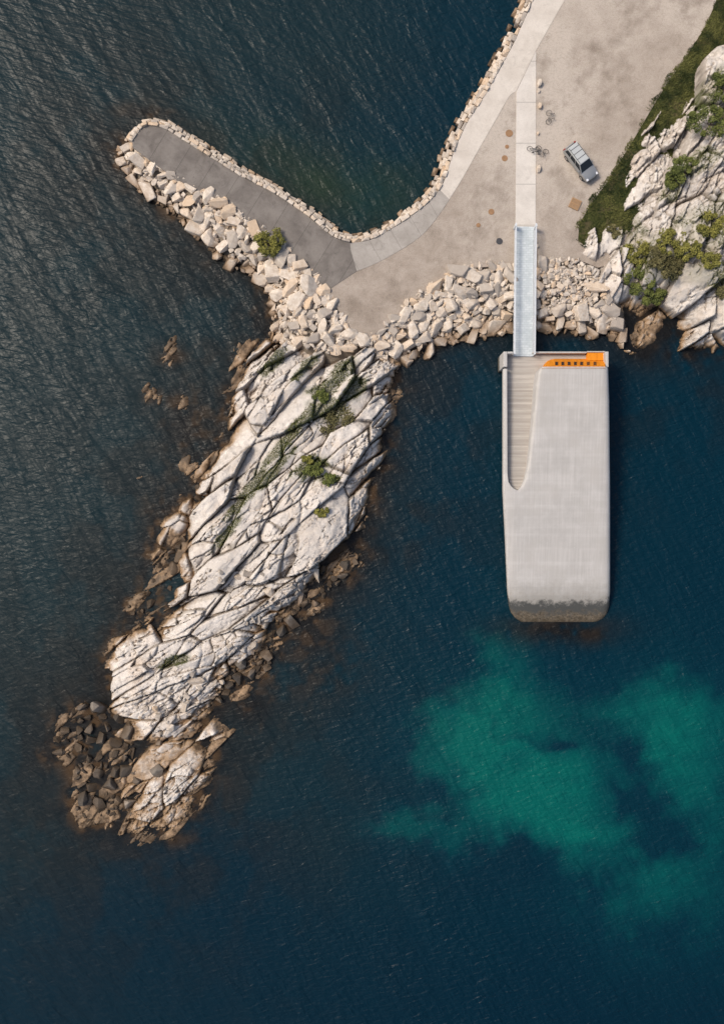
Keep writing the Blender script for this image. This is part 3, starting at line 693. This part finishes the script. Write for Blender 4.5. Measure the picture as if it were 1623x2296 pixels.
# ---------------------------------------------------------------- footbridge
def bridge_mat():
    m=M("bridge_deck_plate",.6,.3)
    n=m.noise(.8,5,.7); br=m.n('ShaderNodeTexBrick'); m.l(m.mapv(m.pos,(.9,.9,.9),0),br.inputs[0]); br.inputs['Scale'].default_value=1.1
    for i,cc in ((1,(.42,.48,.51)),(2,(.58,.63,.65)),(3,(.32,.37,.39))): br.inputs[i].default_value=(*cc,1)
    c=m.mix(.6,(.52,.56,.58),br.outputs[0])
    c=m.mix(m.rng(n,.52,.6,0,.4),c,(.34,.39,.41)); return m.fin(c)
def bridge():
    a0=Vector((*U(1175,508,2.3),2.25)); a1=Vector((*U(1172,799,2.9),2.85))
    E=empty("footbridge",a0,0,"pale steel footbridge with railings leading onto the concrete building","footbridge")
    d=a1-a0; L=d.length; rot=d.to_track_quat('Y','Z').to_matrix().to_4x4()
    def place(o): o.parent=E; o.matrix_local=rot
    wd=2.02
    v=[];f=[]; box(v,f,(0,L/2,0),(wd,L,.12)); place(mesh_obj("deck",v,f,bridge_mat()))
    v=[];f=[]
    for x in (-.8,.8): box(v,f,(x,L/2,-.3),(.2,L,.46))
    for k in range(12): box(v,f,(0,.4+k*(L-.8)/11,-.25),(1.38,.12,.3))
    place(mesh_obj("girder",v,f,m_steel))
    for sx in (-1,1):
        v=[];f=[]
        box(v,f,(sx*1.09,L/2,1.12),(.14,L,.06)); box(v,f,(sx*1.055,L/2,.1),(.04,L,.16))
        n=int(L/1.4)
        for k in range(n+1): box(v,f,(sx*1.07,.05+k*(L-.1)/n,.58),(.05,.07,1.02))
        for z in np.linspace(.25,1.0,7): box(v,f,(sx*1.06,L/2,z),(.016,L,.016))
        box(v,f,(sx*1.10,.25,.62),(.2,.28,1.2))
        place(mesh_obj("railing",v,f,m_steel))
bridge()
# ---------------------------------------------------------------- car
def car():
    m_p=simple("silver_car_paint",(.36,.37,.37),.28,.03,3,.5); m_r=simple("car_roof_paint",(.52,.54,.53),.35,.04,3,.2)
    m_t=simple("tyre_rubber",(.02,.02,.02),.9,.1); m_rim=simple("alloy",(.4,.4,.4),.35,.1,5,.8); m_hl=simple("lamp_glass",(.7,.72,.75),.1,.05); m_tl=simple("tail_lamp",(.3,.02,.02),.2,.05); m_bk=simple("black_trim",(.025,.025,.027),.5,.1)
    x,y=U(1298,369,ZL); E=empty("parked_car",(x,y,ZL),math.radians(-53),"silver grey estate car parked on the gravel lot","car"); E.scale=(.95,.95,.95)
    st=[(-2.32,.62,.55,.85),(-2.28,.80,.42,.98),(-2.1,.90,.32,1.05),(-1.4,.94,.28,1.06),(0,.94,.26,1.03),(1.0,.94,.28,1.0),(1.6,.92,.3,.94),(2.05,.86,.34,.86),(2.25,.72,.4,.78),(2.33,.5,.5,.68)]
    v=[];f=[]
    for (xx,w_,z0,z1) in st:
        for (yy,zz) in ((-w_*.9,z0),(-w_,z0+.2),(-w_,z1-.25),(-w_*.93,z1-.05),(-w_*.5,z1+.03),(0,z1+.05),(w_*.5,z1+.03),(w_*.93,z1-.05),(w_,z1-.25),(w_,z0+.2),(w_*.9,z0)): v.append((xx,yy,zz))
    n=11
    for i in range(len(st)-1):
        for j in range(n): f.append([i*n+j,(i+1)*n+j,(i+1)*n+(j+1)%n,i*n+(j+1)%n])
    f.append(list(range(n))); f.append([(len(st)-1)*n+j for j in range(n)][::-1])
    b=mesh_obj("body",v,f,m_p,E,True)
    bm=bmesh.new(); bm.from_mesh(b.data); bmesh.ops.recalc_face_normals(bm,faces=bm.faces); bm.to_mesh(b.data); bm.free(); b.data.set_sharp_from_angle(angle=math.radians(40))
    bx0,bx1,tx0,tx1=-2.2,1.15,-1.95,.35; bw,tw=.86,.68; zb,ztp=1.02,1.62
    def C(t,s,u):
        X0=bx0+(tx0-bx0)*u; X1=bx1+(tx1-bx1)*u; return Vector((X0+(X1-X0)*t,s*(bw+(tw-bw)*u),zb+(ztp-zb)*u))
    v=[C(0,-1,0),C(1,-1,0),C(1,1,0),C(0,1,0),C(0,-1,1),C(1,-1,1),C(1,1,1),C(0,1,1)]
    mesh_obj("cabin",v,[[0,1,5,4],[1,2,6,5],[2,3,7,6],[3,0,4,7],[4,5,6,7]],m_p,E)
    def pane(name,pts,out): mesh_obj(name,[p+Vector(out)*.012 for p in pts],[[0,1,2,3]],m_glass,E)
    pane("windscreen",[C(1,-.93,.04),C(1,.93,.04),C(1,.93,.96),C(1,-.93,.96)],(.7,0,.9))
    pane("rear_window",[C(0,.9,.1),C(0,-.9,.1),C(0,-.9,.9),C(0,.9,.9)],(-1,0,.4))
    for s in (-1,1):
        for a,b2 in ((.06,.32),(.35,.62),(.65,.94)): pane("side_window",[C(a,s,.1),C(b2,s,.1),C(b2,s,.88),C(a,s,.88)],(0,s,.3))
    v=[];f=[]
    box(v,f,((tx0+tx1)/2,0,ztp+.03),(tx1-tx0+.05,tw*2+.04,.06),None,.95)
    mesh_obj("roof",v,f,m_r,E)
    for s in (-1,1):
        v=[];f=[]; tube(v,f,[(tx0+.1,s*.6,ztp+.08),(tx0+.2,s*.6,ztp+.13),(tx1-.2,s*.6,ztp+.13),(tx1-.1,s*.6,ztp+.08)],.025); mesh_obj("roof_rail",v,f,m_bk,E)
    for xx in (-1.55,-.95,-.3):
        v=[];f=[]; box(v,f,(xx,0,ztp+.075),(.05,1.2,.03)); mesh_obj("roof_bar",v,f,m_bk,E)
    for s in (-1,1):
        for xx in (-1.4,1.42):
            W_=empty("wheel",(xx,s*.84,.34)); W_.parent=E
            for nm,ra,wd,mt in (("tyre",.34,.22,m_t),("rim",.22,.235,m_rim)):
                v=[];f=[]; tube(v,f,[(0,-wd/2,0),(0,wd/2,0)],ra,20); mesh_obj(nm,v,f,mt,W_)
        v=[];f=[]; box(v,f,(.78,s*1.0,1.08),(.14,.22,.14),None,.8); mesh_obj("wing_mirror",v,f,m_p,E)
        v=[];f=[]; box(v,f,(2.1,s*.66,.80),(.3,.26,.12),None,.8); mesh_obj("headlight",v,f,m_hl,E)
        v=[];f=[]; box(v,f,(-2.25,s*.72,.9),(.12,.22,.3),None,.9); mesh_obj("tail_light",v,f,m_tl,E)
    v=[];f=[]; box(v,f,(2.27,0,.55),(.12,.9,.2)); mesh_obj("grille",v,f,m_bk,E)
car()
# ---------------------------------------------------------------- bicycles
def bicycle(px,py,rot,lab):
    m_b=simple("bike_paint",(.06,.06,.065),.4,.1); m_t=simple("bike_tyre",(.03,.03,.03),.8,.1)
    x,y=U(px,py,ZL); E=empty("bicycle",(x,y,ZL+.06),rot,lab,"bicycle",); E["group"]="bicycles left by the walkway"
    E.rotation_euler=(math.radians(72),0,rot); E.scale=(.92,.92,.92)
    for xx in (-.52,.52):
        v=[];f=[]
        P=[(xx+.33*math.cos(t),0,.34+.33*math.sin(t)) for t in np.linspace(0,2*math.pi,25)]; tube(v,f,P,.023)
        for t in np.linspace(0,math.pi,7)[:-1]: tube(v,f,[(xx+.32*math.cos(t),0,.34+.32*math.sin(t)),(xx-.32*math.cos(t),0,.34-.32*math.sin(t))],.003,3)
        mesh_obj("wheel",v,f,m_t,E)
    v=[];f=[]
    for q in ([(-.52,0,.34),(-.08,0,.3),(.38,0,.82),(-.18,0,.80),(-.08,0,.3)],[(-.52,0,.34),(-.18,0,.80),(-.22,0,.92)],[(.38,0,.82),(.52,0,.34)],[(.38,0,.82),(.35,0,.98)]): tube(v,f,q,.023)
    mesh_obj("frame",v,f,m_b,E)
    v=[];f=[]; tube(v,f,[(.25,-.28,.98),(.38,-.2,1.0),(.38,.2,1.0),(.25,.28,.98)],.018); mesh_obj("handlebar",v,f,m_t,E)
    v=[];f=[]; box(v,f,(-.22,0,.95),(.28,.14,.06),None,.7); mesh_obj("saddle",v,f,m_t,E)
bicycle(1223,264,math.radians(88),"black bicycle lying on gravel beside the walkway")
bicycle(1196,328,math.radians(4),"black bicycle lying at the walkway edge")
bicycle(1214,333,math.radians(-12),"dark bicycle lying next to another bicycle on gravel")
# ---------------------------------------------------------------- small things
m_rust=simple("rusty_steel",(.29,.17,.09),.9,.35,3); m_iron=simple("cast_iron",(.05,.05,.055),.6,.3,6)
def disc(name,px,py,r,mat,lab,cat,grp=None):
    x,y=U(px,py,ZL); v=[];f=[]; n=28
    for rr,z in ((r,0),(r,.03),(r*.92,.04),(r*.88,.03),(r*.5,.035)):
        for i in range(n): t=2*math.pi*i/n; v.append((rr*math.cos(t)*random.uniform(.95,1.05),rr*math.sin(t),z))
    v.append((0,0,.04))
    for k in range(4):
        for i in range(n): f.append([k*n+i,k*n+(i+1)%n,(k+1)*n+(i+1)%n,(k+1)*n+i])
    for i in range(n): f.append([4*n+i,4*n+(i+1)%n,5*n])
    o=mesh_obj(name,v,f,mat); o.location=(x,y,ZL+.004); meta(o,lab,cat,None,grp)
for a,b,r in ((1141,299,.40),(1136,329,.22),(1131,355,.33),(1101,475,.33),(1072,505,.24)): disc("rusty_cover",a,b,r,m_rust,"round rust brown steel cover set in the gravel","cover","round covers in the gravel")
disc("manhole_cover",1119,541,.36,m_iron,"dark round iron manhole cover in the gravel","manhole cover")
x,y=U(1288,458,ZL); v=[];f=[]
for k in range(7): box(v,f,(-.5+k*.166,0,.14),(.12,1.15,.025))
for yy in (-.5,0,.5): box(v,f,(0,yy,.075),(1.12,.1,.1))
for k in range(3): box(v,f,(-.5+k*.5,0,.012),(.12,1.15,.02))
o=mesh_obj("pallet",v,f,simple("pallet_wood",(.38,.24,.13),.8,.3,6)); o.location=(x,y,ZL+.004); o.rotation_euler=(0,0,math.radians(-25)); meta(o,"worn brown wooden pallet lying on the gravel","pallet")
for (a,b,s) in ((1208,188,.42),(1209,239,.36),(1206,380,.40),(1205,300,.2),(1203,552,.25),(911,680,.5),(1207,205,.2)):
    x,y=U(a,b,ZL); q=[(s*.62*math.cos(t)*random.uniform(.8,1.1),s*1.1*math.sin(t)*random.uniform(.8,1.1)) for t in np.linspace(0,2*math.pi,7)[:-1]]
    g=stone_geo(q,0,s*1.3,.2)
    if g:
        o=mesh_obj("stone_block",g[0],g[1],m_stone,dat=[(random.random()*.4,0,0,1)]*len(g[0])); o.location=(x,y,ZL+s*1.1); meta(o,"rough beige stone block placed beside the walkway","stone block",None,"stone blocks on the gravel")
# ---------------------------------------------------------------- vegetation
def crown_mesh(v,f,d,c,rx,ry,h,n,ls,clumps=14):
    cl=[]
    for _ in range(clumps):
        a=random.uniform(0,6.28); r=math.sqrt(random.random())*1.0; cl.append((c[0]+rx*r*math.cos(a),c[1]+ry*r*math.sin(a),c[2]+h*(.25+.6*random.random()*(1-r*.5)),random.uniform(.16,.42),random.random()))
    for i in range(n):
        q=random.choice(cl); R=q[3]*min(rx,ry)
        p=Vector((random.gauss(0,1),random.gauss(0,1),random.gauss(0,1))); p.normalize(); p*=R*random.uniform(.5,1.15)
        P=Vector((q[0],q[1],q[2]))+Vector((p.x,p.y,p.z*.8)); 
        if P.z<c[2]: P.z=c[2]+random.random()*.1
        u=Vector((random.gauss(0,1),random.gauss(0,1),random.gauss(0,.6))).normalized(); w_=u.cross(Vector((random.gauss(0,.5),random.gauss(0,.5),1))).normalized()
        s=ls*random.uniform(.6,1.3); b=len(v)
        v+= [tuple(P-u*s),tuple(P+w_*s*.45),tuple(P+u*s),tuple(P-w_*s*.45)]; f.append([b,b+1,b+2,b+3])
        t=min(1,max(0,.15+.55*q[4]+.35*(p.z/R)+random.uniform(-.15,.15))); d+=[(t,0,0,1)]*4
def bush(x,y,z,r,h,mat,lab,n=1800,name="bush"):
    E=empty(name,(x,y,z),0,lab,name,"shrubs growing among the rocks")
    v=[];f=[]
    for k in range(6):
        a=k*1.05+random.random()*.5; m=r*random.uniform(.35,.65)
        p0=(0,0,-.3);p1=(m*.4*math.cos(a),m*.4*math.sin(a),h*.35);p2=(m*math.cos(a),m*math.sin(a),h*.7)
        tube(v,f,[p0,p1],.05); tube(v,f,[p1,p2],.028,5)
    mesh_obj("trunk",v,f,m_bark,E)
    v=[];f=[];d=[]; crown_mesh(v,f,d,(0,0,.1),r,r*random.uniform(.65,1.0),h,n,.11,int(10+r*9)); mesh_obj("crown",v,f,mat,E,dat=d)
x,y=U(604,540,3.0); bush(x,y,1.9,1.4,2.0,m_leaf,"bright green bush growing between pier and breakwater boulders",3600)
for (a,b,r,h,mt,lab) in [(748,940,2.0,1.4,m_leafd,"dense olive brown bush on the rocky headland"),(721,888,.8,.7,m_leaf2,"small green bush on the rocky headland"),(702,1050,1.0,.8,m_leaf2,"low green bush in a rock crevice"),(740,1075,.7,.5,m_leaf2,"low green bush in a rock crevice"),(723,1150,.8,.6,m_leaf,"small yellow green bush on pale rock"),(690,1030,.6,.5,m_leaf,"low green bush in a rock crevice")]:
    x,y,z=zat("rock_island",a,b); bush(x,y,z,r,h,mt,lab,int(900+r*1500))
for (a,b,r,h,mt,lab) in [(1592,275,2.4,1.9,m_leaf2,"broad green bush on top of the cliff"),(1530,385,1.5,1.2,m_leaf2,"green bush on the cliff"),(1505,405,1.0,1.0,m_leaf2,"green bush on the cliff"),(1428,565,1.4,1.2,m_leaf,"yellow green bush on the cliff"),(1505,548,1.7,1.3,m_leaf,"yellow green bush on the cliff"),(1545,565,1.2,1.2,m_leaf,"yellow green bush on the cliff"),(1592,512,1.7,1.4,m_leaf,"yellow green bush on the cliff"),(1440,625,1.6,1.3,m_leaf2,"dark green bush on the cliff"),(1460,665,1.3,1.2,m_leaf2,"dark green bush on the cliff"),(1425,600,1.1,1.0,m_leaf2,"dark green bush on the cliff"),(1612,650,1.0,.8,m_leafd,"brown green bush on the cliff"),(1500,600,1.2,1.0,m_leafd,"brown green bush on the cliff"),(1620,200,1.6,1.3,m_leaf2,"broad green bush on top of the cliff"),(1590,585,.9,.8,m_leaf,"yellow green bush on the cliff"),(1470,580,1.2,.9,m_leafd,"brown green bush on the cliff"),(1375,520,.8,.6,m_leafd,"brown green bush on the cliff")]:
    x,y,z=zat("cliff",a,b); bush(x,y,z,r,h,mt,lab,int(900+r*1400))
# grass verge
gv=[(1295,540),(1298,502),(1321,462),(1358,412),(1400,345),(1432,292),(1462,240),(1492,192),(1534,132),(1580,60),(1610,-10),(1700,-200),(2200,-380),(2100,0),(1720,150),(1640,190),(1600,230),(1560,290),(1515,340),(1480,380),(1450,420),(1430,480),(1410,520),(1360,530),(1325,560)]
slab("grass_verge",UP(gv,ZL),ZL+.05,.3,m_grass); meta(bpy.data.objects["grass_verge"],"rough green grass verge at the foot of the cliff","grass","structure")
def blades():
    v=[];f=[];d=[]
    P=UP(gv,ZL); n=80000
    X=rng.uniform(U(1280,0,2)[0],U(1680,0,2)[0],n); Y=rng.uniform(U(0,560,2)[1],U(0,-30,2)[1],n); q=sd(P,X,Y)+(fbm(X,Y,.6,3,57)-.5)*1.2
    dens=fbm(X,Y,.5,4,55); ok=(q>-.25)&(rng.random(n)<sm(.25,.55,dens)); X=X[ok];Y=Y[ok];dn=sm(.3,.7,fbm(X,Y,.9,4,60))
    L=[(x,y,ZL+.04,.26,t*.85) for x,y,t in zip(X,Y,dn)]
    for nm in ("rock_island","cliff"):
        xs,ys,Z,mo,dd=FIELDS[nm]; jj,ii=np.nonzero(mo>.4)
        k=rng.choice(len(jj),min(len(jj),14000),replace=False)
        for a,b in zip(jj[k],ii[k]): L.append((xs[b],ys[a],Z[a,b],.15,random.random()))
    for x,y,z,s,t in L:
        a=random.uniform(0,6.28); l=s*random.uniform(.6,1.5); b=len(v); c,sn=math.cos(a),math.sin(a)
        v+=[(x-sn*.04,y+c*.04,z),(x+sn*.04,y-c*.04,z),(x+c*l*.8,y+sn*l*.8,z+l*.7)]; f.append([b,b+1,b+2])
        tt=min(1,max(0,t*.9+random.uniform(-.25,.25))); d+=[(tt,0,0,1)]*3
    meta(mesh_obj("grass_tufts",v,f,leaf_mat("grass_blades",(.016,.028,.008),(.16,.16,.048)),dat=d),"short green grass tufts on the verge and rock crevices","grass","stuff")
blades()
